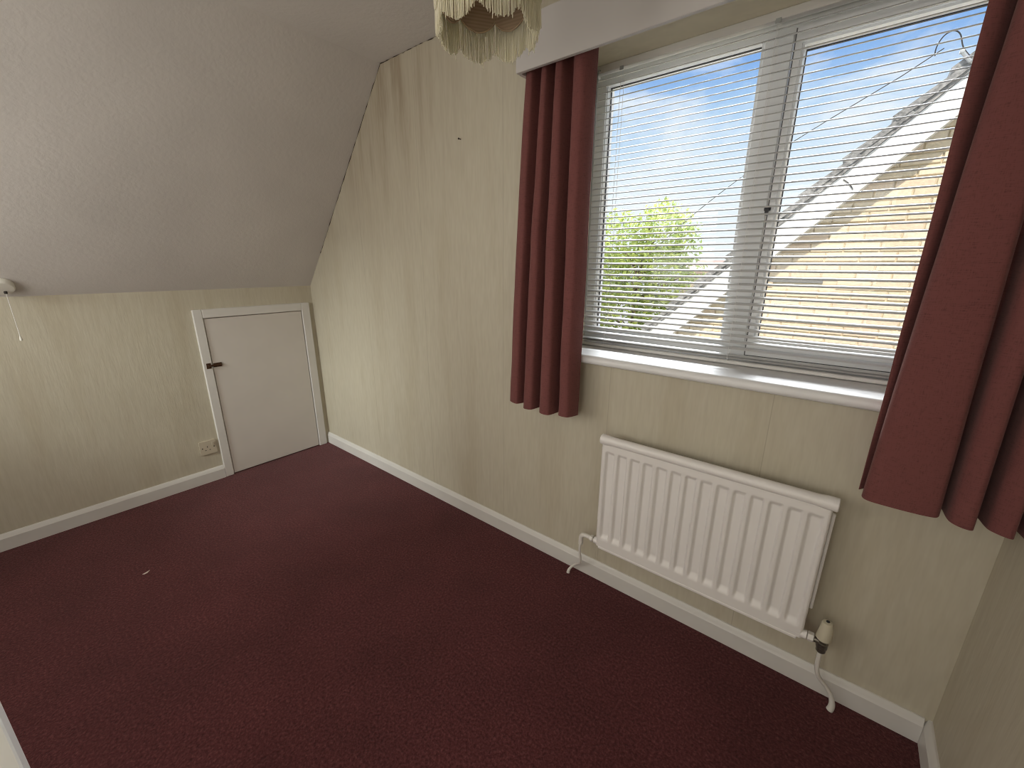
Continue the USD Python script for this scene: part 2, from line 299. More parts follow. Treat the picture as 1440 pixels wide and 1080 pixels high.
# hatch door in the knee wall
d1 = T('door_1', 'small white flush cupboard door in a plain frame in the knee wall', 'cupboard door', (0, -.37, 0), kind='structure')
HZ = 1.056
obj('architrave', chamf(-.004, .016, -.703, -.657, 0, HZ), M_gloss, d1)
obj('architrave', chamf(-.004, .016, -.087, -.032, 0, HZ), M_gloss, d1)
obj('architrave', chamf(-.004, .016, -.657, -.087, 1.005, HZ), M_gloss, d1)
obj('door_panel', chamf(-.03, .009, -.6535, -.0905, .006, 1.0015, .002), M_hatch, d1)
obj('backing', bx(-.056, -.04, -.662, -.082, .001, 1.008), M_backing, d1, smooth=False)
la = obj('latch', cat(chamf(.009, .012, -.650, -.607, .711, .736, .001), lathe([(.0105, 0), (.0105, .004), (.006, .007)], 16, (.012, -.617, .7235), 'x')), M_brass, d1, label='small dark brass latch')
obj('bolt', bx(.012, .019, -.674, -.622, .718, .729, .002), M_brass, la)
obj('keeper', cat(chamf(.016, .018, -.688, -.664, .708, .741, .0008), tube(spline([(.017, -.680, .712), (.026, -.680, .716), (.027, -.680, .7235), (.026, -.680, .731), (.017, -.680, .735)]), .0022, 6)), M_brass, la)

d2 = T('door_2', 'open doorway with a white frame behind the camera', 'door', (2.78, YF, 0), kind='structure')
obj('jamb', chamf(2.215, 2.2495, YF+.001, YF+.02, .001, 2.05), M_gloss, d2); obj('jamb', chamf(3.0705, 3.14, YF+.001, YF+.02, .001, 2.05), M_gloss, d2)
lf = obj('door_leaf', chamf(2.186, 2.224, YF+.022, -1.513, .008, 1.975, .002), M_leafdoor, d2, label='open white door leaf, its bright edge at the bottom left of the photo')
obj('handle', cat(lathe([(.024, 0), (.024, .006), (.009, .008), (.009, .045)], 20, (2.2245, -1.575, 1.02), 'x'), bx(2.260, 2.276, -1.69, -1.565, 1.011, 1.029, .006)), M_bright, lf)
obj('lintel', chamf(2.215, 3.14, YF+.001, YF+.02, 1.981, 2.05), M_gloss, d2)
YL = YF-.121
obj('added_rear_box', bx(-.12, L+.12, YL-2.4, YL, -.15, 2.9)-bx(0, L, YL-2.28, YL+.1, 0, 2.8), M_ceil, smooth=False, label='plain closed box added behind the doorway to hold a fill light and keep the sun out', cat='wall', kind='structure')  # closed box added to keep the sun off the rear opening
# ------------------------------------------------------------------ window
w = T('window_1', 'white plastic double window with a fixed left pane and an opening right sash', 'window', (2.64, .2, WZ0), kind='structure')
G0, G1, G2, G3 = 2.079, 2.585, 2.697, 3.200
def ring(x0, x1, z0, z1, a, b, c, d, y0, y1):     # a left, b right, c bottom, d top width
    pr = m3.CrossSection([[(x0, z0), (x1, z0), (x1, z1), (x0, z1)]]) - m3.CrossSection([[(x0+a, z0+c), (x1-b, z0+c), (x1-b, z1-d), (x0+a, z1-d)]])
    v, f = vf(m3.Manifold.extrude(pr, y1-y0)); v = v[:, [0, 2, 1]]+np.array([0, y0, 0]); return v, f[:, ::-1]
FB = .985
obj('frame', ring(W0+.001, W1-.001, FB, WZ1-.001, .040, .040, .062, .040, .205, .272), M_upvc, w)
obj('mullion', chamf(2.592, 2.668, .204, .272, FB+.06, WZ1-.04, .003), M_upvc, w)
obj('bead', ring(2.064, 2.596, 1.030, 1.972, .0155, .0115, .0225, .0155, .212, .2350), M_upvc, w)
obj('gasket', ring(2.0785, 2.5855, 1.0505, 1.958, .0035, .0035, .0035, .0035, .2352, .2435), M_gasket, w)
obj('glass_pane', bx(2.076, 2.588, .236, .242, 1.049, 1.960), M_glass, w, smooth=False)
sa = obj('sash', ring(2.676, 3.222, 1.018, 1.962, .016, .016, .055, .038, .187, .240), M_upvc, w)
obj('sash_bead', ring(2.690, 3.208, 1.062, 1.928, .009, .009, .0105, .0095, .196, .2350), M_upvc, sa)
obj('sash_gasket', ring(2.6975, 3.2005, 1.0710, 1.9195, .0035, .0035, .0035, .0035, .2352, .2435), M_gasket, sa)
obj('sash_gasket', ring(2.6700, 3.228, 1.0120, 1.968, .0045, .0045, .0045, .0045, .2035, .2075), M_seal, sa)
obj('glass_pane', bx(2.695, 3.203, .236, .242, 1.069, 1.922), M_glass, w, smooth=False)
obj('latch', cat(bx(2.664, 2.682, .180, .204, 1.480, 1.492, .002), bx(2.668, 2.677, .172, .186, 1.466, 1.488, .002)), M_gasket, w)
obj('lit_reveal', bx(W0+.0012, W1-.0012, .0005, .2035, 1.9978, 1.9998), M_lit_reveal, w, smooth=False, label='cream head of the window recess, lightened in colour to stand for window light')
obj('lit_reveal', bx(W0+.0002, W0+.0012, .0005, .2035, .987, 1.9978), M_lit_reveal, w, smooth=False)
obj('lit_reveal', bx(W1-.0012, W1-.0002, .0005, .2035, .987, 1.9978), M_lit_reveal, w, smooth=False)
# sill: rounded nosing
ny = [(.204, FB), (.204, .958), (0.0, .958), (0.0, .952), (-.030, .952)] + [(-.030-.0165*math.sin(a), .9685-.0165*math.cos(a)) for a in np.linspace(.1, math.pi-.1, 8)] + [(-.030, FB)]
obj('window_sill', extr([(y, z) for y, z in ny], 'x', W0+.001, W1-.001), M_sill, w)
obj('window_sill', cat(extr([(y, z) for y, z in ny if y <= -.0001] + [(-.0005, FB), (-.0005, .952)], 'x', W0-.045, W0+.001), extr([(y, z) for y, z in ny if y <= -.0001] + [(-.0005, FB), (-.0005, .952)], 'x', W1-.001, W1+.03)), M_sill, w) if False else None
obj('sill_horn', bx(W0-.05, W0+.0005, -.044, -.0005, .953, FB, .005), M_sill, w); obj('sill_horn', bx(W1-.0005, W1+.03, -.044, -.0005, .953, FB, .005), M_sill, w)

# unseen window added to carry the rear fill and shape a beam
w2 = T('window_2', 'unseen white framed window added behind the camera to carry fill light', 'window', (.8, YF, .9), kind='structure')
obj('frame', ring(.20, 1.80, .90, 1.80, .0505, .0505, .0505, .0505, YF+.001, YF+.03), M_upvc, w2)
obj('mullion', chamf(.951, .999, YF+.001, YF+.03, .951, 1.749), M_upvc, w2)
obj('glass_pane', bx(.251, .949, YF-.06, YF-.054, .951, 1.749), M_glass, w2, smooth=False)
obj('added_pane', bx(1.0, 1.7485, YF+.002, YF+.008, .951, 1.749), M_slat, w2, smooth=False)  # opaque sheet added behind the rear fill panel, no glass

# ------------------------------------------------------------------ venetian blind
vb = T('venetian_blind', 'white horizontal slat blind hanging inside the window recess', 'blind', (2.64, .15, 1.0))
BX0, BX1, BY = 2.058, 3.235, .150
hr = m3.CrossSection([[(BY-.0135, 1.974), (BY+.0135, 1.974), (BY+.0135, 1.999), (BY-.0135, 1.999)]])
obj('headrail', chamf(BX0, BX1, BY-.0135, BY+.0135, 1.974, 1.9972, .0015), M_rail, vb)
TL = math.radians(16); PITCH_S = .0212
def slat(z, jit, tl):
    n = 7; us = np.linspace(-.0125, .0125, n); pr = []
    for u in us:
        c = .0025*(1-(u/.0125)**2)
        pr.append((u*math.cos(tl)-c*math.sin(tl), u*math.sin(tl)+c*math.cos(tl)))
    t = .00045
    top = [(BY+a, z+b) for a, b in pr]; bot = [(BY+a, z+b-t) for a, b in pr[::-1]]
    v, f = extr((bot+top), 'x', BX0+.003+jit, BX1-.003+jit)
    return v, f
rng = random.Random(5)
z = 1.974-.019; zs = []
while z > 1.024: zs.append(z); z -= PITCH_S
zs += [1.0185, 1.0105]
for k, z in enumerate(zs):
    obj('slat', slat(z, rng.uniform(-.0008, .0008), (TL+rng.uniform(-.012, .012)) if z > 1.02 else TL*.45), M_slat, vb, smooth=60)
obj('bottom_rail', chamf(BX0+.002, BX1-.002, BY-.0125, BY+.0125, .9875, 1.0005, .003), M_rail, vb)
for cx in (2.165, 2.632, 3.10):
    for yy, rr in ((BY-.0127, .0007), (BY+.0127, .0007)):
        obj('ladder_cord', tube([(cx, yy, 1.975), (cx, yy, 1.5), (cx, yy, .996)], rr, 5), M_cord, vb)
    obj('lift_cord', tube([(cx+.006, BY, 1.975), (cx+.006, BY, 1.5), (cx+.006, BY, .996)], .0006, 5), M_cord, vb)
    obj('cord_guide', cat(chamf(cx-.006, cx+.008, BY-.015, BY-.0132, 1.966, 1.978, .0005)), M_gasket if False else M_wand, vb)
obj('tilt_wand', tube([(2.0795, .124, 1.955), (2.0797, .124, 1.5), (2.080, .124, 1.117)], .0033, 6), M_wand, vb)
obj('wand_hook', tube(spline([(2.084, .136, 1.982), (2.084, .127, 1.979), (2.081, .123, 1.966), (2.0795, .124, 1.953)]), .0026, 6), M_wand, vb)
obj('rail_bracket', chamf(BX0-.012, BX0+.012, BY-.018, BY+.016, 1.966, 1.9974, .001), M_rail, vb)

# ------------------------------------------------------------------ pelmet, track and curtains
pe = T('pelmet', 'plain white painted pelmet board across the top of the window', 'pelmet', (2.6, -.13, 1.93))
PX0, PX1 = 1.915, L-.002
obj('front_board', chamf(PX0, PX1, -.139, -.124, 1.931, 2.082, .0015), M_pelmet, pe)
obj('end_board', chamf(PX0, PX0+.013, -.1238, -.0008, 1.931, 2.082, .0015), M_pelmet, pe)
obj('top_board', chamf(PX0+.0135, PX1, -.1238, -.0008, 2.068, 2.082, .001), M_pelmet, pe)
tr = T('curtain_track', 'white curtain track hidden behind the pelmet', 'curtain track', (2.6, -.08, 2.03))
obj('rail', chamf(1.935, L-.01, -.088, -.074, 2.034, 2.050, .002), M_upvc, tr)
for k in range(5): obj('bracket', chamf(2.0+.3*k, 2.02+.3*k, -.086, -.0008, 2.0505, 2.056, .0005), M_upvc, tr)

def curtain_mesh(top, bot, ztop, zbot, n=16, nz=44, th=.0022, wob=0, seed=0):
    from scipy.interpolate import CubicSpline, PchipInterpolator
    A, B = (PchipInterpolator(np.arange(len(P)), np.asarray(P, float))(np.linspace(0, len(P)-1, n*(len(P)-1)+1))*.5+CubicSpline(np.arange(len(P)), np.asarray(P, float))(np.linspace(0, len(P)-1, n*(len(P)-1)+1))*.5 for P in (top, bot))
    s = np.linspace(0, 1, len(A))
    rows = []
    for t in np.linspace(0, 1, nz):
        e = t**.75
        P = A*(1-e)+B*e
        zz = ztop+(zbot-ztop)*t
        wv = meshkit.fbm(np.stack([s*6, np.full_like(s, t*3.2), np.full_like(s, seed+.5)], -1), 3, seed)-.5
        P = P+np.stack([wv*.006, wv*.016], 1)*min(1, t*3)
        if t == 1: zz = zz+np.sin(s*17)*.003
        rows.append(np.column_stack([P, np.full(len(P), zz) if np.ndim(zz) == 0 else zz]))
    G = np.array(rows); nzr, nc = G.shape[:2]
    du = np.gradient(G, axis=1); dv = np.gradient(G, axis=0); N = np.cross(du, dv); N /= np.linalg.norm(N, axis=-1, keepdims=True)
    V = np.vstack([(G+N*th/2).reshape(-1, 3), (G-N*th/2).reshape(-1, 3)]); o = nzr*nc; Fs = []
    for i in range(nzr-1):
        for j in range(nc-1):
            a, b, c, d = i*nc+j, i*nc+j+1, (i+1)*nc+j+1, (i+1)*nc+j
            Fs += [(a, b, c), (a, c, d), (o+a, o+c, o+b), (o+a, o+d, o+c)]
    edge = [(i*nc) for i in range(nzr)], [(i*nc+nc-1) for i in range(nzr)], list(range(nc)), list(range((nzr-1)*nc, nzr*nc))
    for e, fl in zip(edge, (0, 1, 1, 0)):
        for a, b in zip(e[:-1], e[1:]):
            q = [(a, b, o+b), (a, o+b, o+a)]
            Fs += [t[::-1] for t in q] if fl else q
    m = trimesh.Trimesh(V, np.array(Fs), process=False)
    trimesh.repair.fix_normals(m)
    return m, G
LT = [(1.930, -.050), (1.936, -.092), (1.958, -.096), (1.972, -.062), (1.990, -.058), (2.003, -.097), (2.018, -.098), (2.030, -.060), (2.044, -.062), (2.056, -.098), (2.074, -.098), (2.088, -.062), (2.104, -.060), (2.122, -.099), (2.150, -.104), (2.170, -.078), (2.172, -.045)]
LB = [(1.868, -.042), (1.866, -.105), (1.915, -.122), (1.934, -.058), (1.948, -.052), (1.960, -.130), (2.002, -.136), (2.018, -.055), (2.030, -.055), (2.042, -.138), (2.086, -.140), (2.100, -.058), (2.112, -.055), (2.126, -.126), (2.160, -.128), (2.174, -.085), (2.176, -.060)]
c1 = T('curtain', 'dusty maroon curtain hanging left of the window beside the plain wall', 'curtain', (2.04, -.09, .75), 'maroon curtains at the window')
mL, GL = curtain_mesh(LT, LB, 2.028, .752, seed=3)
obj('drape', mL, M_curtain, c1, smooth=True)
RT = [(3.032, -.108), (3.058, -.104), (3.080, -.074), (3.086, -.070), (3.084, -.104), (3.098, -.128), (3.130, -.124), (3.146, -.078), (3.156, -.078), (3.170, -.124), (3.196, -.126), (3.212, -.078), (3.224, -.076), (3.240, -.122), (3.268, -.122), (3.286, -.080), (3.300, -.078)]
RB = [(3.031, -.112), (3.040, -.104), (3.050, -.086), (3.050, -.084), (3.038, -.135), (3.060, -.165), (3.164, -.166), (3.176, -.108), (3.184, -.106), (3.192, -.160), (3.224, -.172), (3.236, -.100), (3.244, -.100), (3.252, -.158), (3.282, -.172), (3.294, -.105), (3.307, -.150)]
c2 = T('curtain', 'dusty maroon curtain hanging right of the window in the corner', 'curtain', (3.17, -.1, .75), 'maroon curtains at the window')
mR, GR = curtain_mesh(RT, RB, 2.028, .762, seed=8)
obj('drape', mR, M_curtain, c2, smooth=True)
for c, G in ((c1, GL), (c2, GR)):     # hooks that carry the heading on the track
    for j in np.linspace(6, G.shape[1]-8, 6).astype(int):
        x, y, _ = G[0, j]
        obj('hook', tube([(x, y, 2.015), (x, min(y+.006, -.081), 2.03), (x, -.081, 2.0335)], .0012, 5), M_cord, c)

# ------------------------------------------------------------------ radiator
ra = T('radiator', 'white pressed steel panel radiator below the window', 'radiator', (2.645, -.06, .2))
RX0, RX1, RZ0, RZ1, RY = 2.296, 2.994, .224, .668, -.085
nx, nzz = 281, 150
xs = np.linspace(RX0, RX1, nx); zz = np.linspace(RZ0, RZ1, nzz)
X, Z = np.meshgrid(xs, zz)
def ss(a, b, v): t = np.clip((v-a)/(b-a), 0, 1); return t*t*(3-2*t)
pitch = (RX1-RX0-.02)/14
u = ((X-RX0-.010) / pitch) % 1.0
inn = (X > RX0+.010) & (X < RX1-.010)
prof = ss(.10, .30, u)*(1-ss(.80, .90, u))
ends = ss(RZ0+.032, RZ0+.062, Z)*(1-ss(RZ1-.040, RZ1-.022, Z))
dep = .0105*prof*ends*inn
Yg = RY+dep
for e in (np.abs(X-RX0), np.abs(X-RX1)): Yg = Yg+.006*np.exp(-(e/.003)**2)
front = np.stack([X, Yg, Z], -1).reshape(-1, 3); back = np.stack([X, np.full_like(X, RY+.012), Z], -1).reshape(-1, 3); o = len(front); Fs = []
idx = np.arange(o).reshape(nzz, nx)
a, b, c, d = idx[:-1, :-1].ravel(), idx[:-1, 1:].ravel(), idx[1:, 1:].ravel(), idx[1:, :-1].ravel()
Ft = np.vstack([np.stack([a, b, c], 1), np.stack([a, c, d], 1)])
loop = list(idx[0, :])+list(idx[1:, -1])+list(idx[-1, -2::-1])+list(idx[-2:0:-1, 0])
Vb = np.vstack([front, [(front[i][0], RY+.012, front[i][2]) for i in loop]]); Fw = []
for i in range(len(loop)):
    j = (i+1) % len(loop); p, q = loop[i], loop[j]; Fw += [(q, p, o+i), (q, o+i, o+j)]
bf = m3.CrossSection
panel = (np.vstack([Vb, [(RX0, RY+.012, RZ0), (RX1, RY+.012, RZ0), (RX1, RY+.012, RZ1), (RX0, RY+.012, RZ1)]]), np.vstack([Ft, Fw, [(len(Vb), len(Vb)+2, len(Vb)+1), (len(Vb), len(Vb)+3, len(Vb)+2)]]))
obj('panel', panel, M_rad, ra, smooth=40)
HR = .0185
hz = RZ1+.017; hy = RY+.009
# top header: rounded channel that widens into round stub ends
def header(z, x0, x1, big, small, stub):
    pts = [(x0, hy, z), (x0+.002, hy, z), (x0+stub*.6, hy, z), (x0+stub, hy, z), (x1-stub, hy, z), (x1-stub*.6, hy, z), (x1-.002, hy, z), (x1, hy, z)]
    return tube(pts, [big-.002, big, big, small, small, big, big, big-.002], 20)
obj('header_tube', header(hz, RX0-.006, RX1+.010, .0200, .0175, .045), M_rad, ra)
obj('top_web', bx(RX0+.03, RX1-.03, RY-.0005, RY+.014, RZ1-.006, hz+.012, .004), M_rad, ra)
obj('header_tube', tube([(RX0-.010, hy+.004, RZ0+.012), (RX0+.03, hy+.004, RZ0+.012), (RX0+.055, hy+.004, RZ0+.014)], [.0135, .0135, .008], 16), M_rad, ra)
obj('header_tube', tube([(RX1+.010, hy+.004, RZ0+.012), (RX1-.03, hy+.004, RZ0+.012), (RX1-.055, hy+.004, RZ0+.014)], [.0135, .0135, .008], 16), M_rad, ra)
obj('bottom_lip', bx(RX0+.012, RX1-.012, RY-.001, RY+.012, RZ0-.010, RZ0+.002, .003), M_rad, ra)
for sx, xx in ((-1, RX0), (1, RX1)):      # wall bracket plates at the ends
    obj('side_plate', chamf(xx-.0005 if sx > 0 else xx-.009, xx+.009 if sx > 0 else xx+.0005, -.064, -.052, RZ0+.10, RZ1-.02, .002), M_rad, ra)
    obj('bracket', chamf(xx-sx*.10-.015, xx-sx*.10+.015, RY+.0125, -.0008, RZ0+.06, RZ1-.05, .001), M_rad, ra)
# left: lockshield elbow and pipe; right: valve with cream cap and pipe
VZ = RZ0+.012
obj('union_nut', cat(lathe([(.0105, 0), (.0135, .002), (.0135, .012), (.0105, .014)], 6, (RX0-.030, hy+.004, VZ), 'x'), lathe([(.008, 0), (.008, .022)], 12, (RX0-.036, hy+.004, VZ), 'x')), M_radw, ra)
obj('elbow', tube(spline([(RX0-.030, hy+.004, VZ), (RX0-.050, hy+.004, VZ+.001), (RX0-.066, hy+.005, VZ-.006), (RX0-.072, hy+.006, VZ-.022), (RX0-.072, hy+.006, VZ-.040)]), [*np.linspace(.0095, .0095, 33)], 12), M_radw, ra)
obj('union_nut', lathe([(.0085, 0), (.0115, .002), (.0115, .012), (.0085, .014)], 6, (RX0-.072, hy+.006, VZ-.052), 'z'), M_radw, ra)
obj('pipe', tube(spline([(2.224, -.070, .192), (2.224, -.069, .12), (2.220, -.060, .082), (2.204, -.047, .060), (2.180, -.042, .036), (2.168, -.052, .020), (2.165, -.060, .001)]), [*np.linspace(.0052, .0052, 42), *np.linspace(.0052, .0075, 7)], 12), M_radw, ra)
obj('union_nut', cat(lathe([(.0105, 0), (.0145, .002), (.0145, .016), (.0105, .018)], 6, (RX1+.011, hy+.004, VZ), 'x')), M_radw, ra)
va = obj('valve', cat(lathe([(.0085, 0), (.0085, .024)], 14, (RX1+.026, hy+.004, VZ-.002), 'x'), lathe([(.0095, 0), (.0125, .004), (.0125, .016), (.0145, .018), (.0145, .034), (.0115, .036), (.0115, .046), (.009, .048)], 18, (3.044, hy+.004, VZ-.036), 'z')), M_valve, ra, label='dull chrome valve')
obj('valve_cap', lathe([(.0180, 0), (.0195, .003), (.0185, .02), (.0150, .054), (.0125, .060), (.006, .062)], 24, (3.044, hy+.004, VZ+.0125), 'z'), M_ivory, va, label='tall cream plastic cap')
obj('cap_screw', lathe([(.0045, 0), (.0045, .003)], 10, (3.044, hy+.004, VZ+.0738), 'z'), M_gasket, va)
pr_ = spline([(3.044, -.072, VZ-.036), (3.045, -.072, .150), (3.056, -.066, .105), (3.084, -.055, .066), (3.100, -.056, .036), (3.101, -.060, .001)])
obj('pipe', tube(pr_, [*np.linspace(.0062, .0062, 30), *np.linspace(.0062, .0095, 11)], 12), M_radw, ra)

# ------------------------------------------------------------------ small things on walls and floor
so = T('power_socket', 'cream single power socket low on the knee wall beside the cupboard door', 'socket', (0, -.762, .224))
pl = m3.Manifold.extrude(m3.CrossSection.square((.078, .078), True).offset(.004, m3.JoinType.Round, 2., 16), .009)
holes = [((-.0111, -.011), (.0066, .0044)), ((.0111, -.011), (.0066, .0044)), ((0, .0095), (.0042, .0085))]
v, f = vf(pl); v = v[:, [2, 0, 1]]+np.array([.0005, -.762, .224])
obj('faceplate', (v, f), M_plate, so)
for (hx, hz_), (ww, hh) in holes: obj('pin_slot', bx(.0088, .0099, -.766+hx-ww/2, -.766+hx+ww/2, .220+hz_-hh/2, .220+hz_+hh/2), M_dark, so)
obj('rocker_switch', bx(.0080, .0130, -.742, -.730, .232, .254, .001), M_plate, so)
for s in (-1, 1): obj('screw', lathe([(.0035, 0), (.0035, .0008)], 12, (.0095, -.762+s*.0302, .224), 'x'), M_dark, so)

sl_n = np.array([.738, 0, -.675])
ps = T('pull_switch', 'white pull cord switch on the sloped ceiling at the left edge', 'switch', (.05, -1.368, 1.22))
base = lathe([(.036, 0), (.0385, .003), (.038, .024), (.034, .030), (.015, .031)], 28)
R_ = trimesh.geometry.align_vectors([0, 0, 1], sl_n)[:3, :3]
pc = np.array([.052, -1.368, HK+.052*(H-HK)/XS])
obj('switch_body', (base[0]@R_.T+pc+sl_n*.0006, base[1]), M_switch, ps)
cx_, cy_, cz_ = pc+sl_n*.031+np.array([0, .006, -.010])
obj('cord_grommet', lathe([(.004, 0), (.0055, .003), (.0055, .010), (.003, .012)], 12, (cx_, cy_, cz_-.010)), M_dark, ps)
obj('cord', tube([(cx_, cy_, cz_), (cx_, cy_, cz_-.1), (cx_, cy_, 1.0)], .0011, 6), M_cord, ps)
obj('cord_pull', lathe([(.003, 0), (.0048, .002), (.0042, .012), (.0022, .022)], 14, (cx_, cy_, .978)), M_switch, ps)

nl = obj('wall_nail', cat(lathe([(.0018, 0), (.0018, .012)], 8, (1.506, -.0125, 1.828), 'y'), lathe([(.0036, 0), (.0042, .0012), (.003, .002)], 10, (1.506, -.0143, 1.828), 'y')), M_nail, label='small dark nail left in the plain wall', cat='nail')
pv = np.array([(-.010, -.018, 0), (.006, -.008, .002), (.012, .012, .006), (.004, .030, .012), (-.002, .010, .004), (-.012, -.004, .001)])
pv = pv*np.array([.55, .55, .8])+np.array([.731, -1.241, .004]); k = len(pv)
Vp = np.vstack([pv, pv+np.array([0, 0, .0012])]); Fp = [(0, i+1, i) for i in range(1, k-1)]+[(k, k+i, k+i+1) for i in range(1, k-1)]
for i in range(k): j = (i+1) % k; Fp += [(i, j, j+k), (i, j+k, i+k)]
obj('paper_scrap', (Vp, np.array(Fp)), M_paperbit, label='tiny pale scrap of paper lying on the dark carpet', cat='litter', smooth=False)

# ------------------------------------------------------------------ fringed pendant lamp
LX, LY = 2.155, -.548
lp = T('pendant_lamp', 'pendant lamp with an octagonal beige shade hung with long cream fringe', 'lamp', (LX, LY, 1.9))
SR, SZ0, SZ1, FL = .117, 1.909, 2.10, .067      # circumradius, hem at the panel joints, top, fringe length
ANG0 = math.radians(131+22.5+14)
def ocorner(i, r): a_ = ANG0+i*math.pi/4; return np.array([LX+r*math.cos(a_), LY+r*math.sin(a_)])
def hem(t): return SZ0-.026*math.sin(math.pi*t)**.8
rng = random.Random(11); strands = []
for i in range(8):
    p, q = ocorner(i, SR), ocorner(i+1, SR); pt, qt = ocorner(i, SR*.97), ocorner(i+1, SR*.97)
    n = 15; ts = np.linspace(0, 1, n); rows = []
    for t in ts:
        b_ = p+(q-p)*t; u_ = pt+(qt-pt)*t
        rows.append([(*(u_), SZ1), (*(u_+(b_-u_)*.5), (SZ1+SZ0)/2), (*b_, hem(t))])
    G = np.array(rows); nrm = (p+q)/2-np.array([LX, LY]); nrm /= np.linalg.norm(nrm); off = np.array([*nrm, 0])*.0006
    V = np.vstack([(G+off).reshape(-1, 3), (G-off).reshape(-1, 3)]); o = n*3; Fs = []
    for a_ in range(n-1):
        for b_ in range(2):
            k0 = a_*3+b_; k1, k2, k3 = k0+1, k0+4, k0+3
            Fs += [(k0, k1, k2), (k0, k2, k3), (o+k0, o+k2, o+k1), (o+k0, o+k3, o+k2)]
        Fs += [(a_*3+2, o+a_*3+2, o+a_*3+5), (a_*3+2, o+a_*3+5, a_*3+5)]
    obj('shade_panel', (V, np.array(Fs)), M_shade, lp, smooth=False)
    obj('hem_braid', tube([(*(p+(q-p)*t), hem(t)) for t in ts], .0024, 6), M_trim, lp)
    obj('shade_rib', tube([(*pt, SZ1), (*p, SZ0)], .0022, 6), M_trim, lp)
    for layer, nn, ro in ((0, 42, .0030), (1, 38, .006)):
        for s in range(nn):
            t = (s+rng.uniform(.1, .9))/nn; b_ = p+(q-p)*t+nrm*ro; zt = hem(t)+.002
            ln = FL*(1+rng.uniform(-.05, .05))+(.012 if rng.random() < .02 else 0)
            dx, dy = rng.uniform(-.003, .003), rng.uniform(-.003, .003)
            if layer == 1: zt2 = zt
            strands.append(tube([(b_[0], b_[1], zt), (b_[0]+dx*.4, b_[1]+dy*.4, zt-ln*.5), (b_[0]+dx, b_[1]+dy, zt-ln)], rng.uniform(.0009, .0014), 4))
    # upper fringe that hangs over the outside of the shade from the top braid
    for s in range(60):
        t = (s+rng.uniform(.1, .9))/60; u_ = pt+(qt-pt)*t+nrm*.008; b_ = p+(q-p)*t+nrm*.009
        ze = hem(t)-.004+rng.uniform(-.012, .008)
        strands.append(tube([(*u_, SZ1), (*((u_+b_)/2+nrm*.002), (SZ1+ze)/2), (*b_, ze)], rng.uniform(.0009, .0015), 4))
obj('fringe', cat(*strands), M_fringe, lp, smooth=True, label='long cream thread fringe', kind='stuff')
obj('top_braid', tube([(*ocorner(i, SR*.985), SZ1) for i in range(8)]+[(*ocorner(0, SR*.985), SZ1)], .006, 6), M_trim, lp)
obj('spider', cat(*[tube([(*ocorner(i, SR*.96), SZ1-.004), (LX, LY, SZ1-.03)], .0016, 6) for i in (0, 2, 4, 6)]), M_trim, lp)
obj('lamp_holder', lathe([(.016, 0), (.018, .004), (.018, .045), (.012, .055), (.006, .07)], 20, (LX, LY, 2.045)), M_upvc, lp)
obj('bulb', lathe([(.006, 0), (.018, .006), (.028, .022), (.030, .036), (.024, .056), (.014, .074), (.013, .086)], 24, (LX, LY, 1.960)), M_bulb, lp)
obj('flex', tube([(LX, LY, 2.11), (LX, LY, 2.17), (LX, LY, 2.215)], .0035, 8), M_upvc, lp)
obj('ceiling_rose', lathe([(.010, 0), (.036, .004), (.044, .016), (.046, .0195)], 28, (LX, LY, H-.0200)), M_upvc, lp)

# ------------------------------------------------------------------ outside: the neighbouring gable
YW = 3.05; SC = (YW+1.414)/4.014; SB = (2.88+1.414)/4.014
def wp(x, z, s=SC): return 2.929+(x-2.929)*s, 1.316+(z-1.316)*s
M_brickA = plain('buff_brick', (.68, .575, .42), .85, var=.12, nscale=45., bump=.6, bscale=130., bdist=.004)
M_brickB = plain('pale_brick', (.73, .63, .48), .85, var=.12, nscale=45., bump=.6, bscale=130., bdist=.004)
M_brickC = plain('rosy_brick', (.69, .55, .41), .85, var=.12, nscale=45., bump=.6, bscale=130., bdist=.004)
M_mortar = plain('mortar', (.64, .55, .40), .9, var=.08, nscale=30.)
M_barge = plain('barge_paint', (.82, .82, .80), .4)
M_tile = plain('roof_tile', (.27, .265, .26), .9, var=.6, nscale=42., bump=.6, bscale=60., bdist=.006)
M_lead = plain('cable_black', (.03, .03, .035), .5)
M_galv = plain('grey_bracket', (.40, .41, .42), .45, metallic=.5)
nh = T('neighbour_house', 'neighbouring house gable of buff brick with white bargeboard and tiled verge', 'house', (4.3, YW, -2.6))
# roof line (the bargeboard's lower edge) in the wall plane: z = zb + k (x - xb)
xb, zb = wp(1.441, .691); kr = .967
XR = 4.05                                    # ridge
def roofz(x, kk=0.): return zb+kr*(min(x, 2*XR-x)-xb)+kk
wallpoly = [(xb-1.2, -2.6), (2*XR-xb+1.2, -2.6), (2*XR-xb+1.2, roofz(xb-1.2)), (XR, roofz(XR)), (xb-1.2, roofz(xb-1.2))]
obj('wall', extr([(x, z-.02) for x, z in wallpoly], 'y', YW+.012, YW+.25), M_mortar, nh, smooth=False)
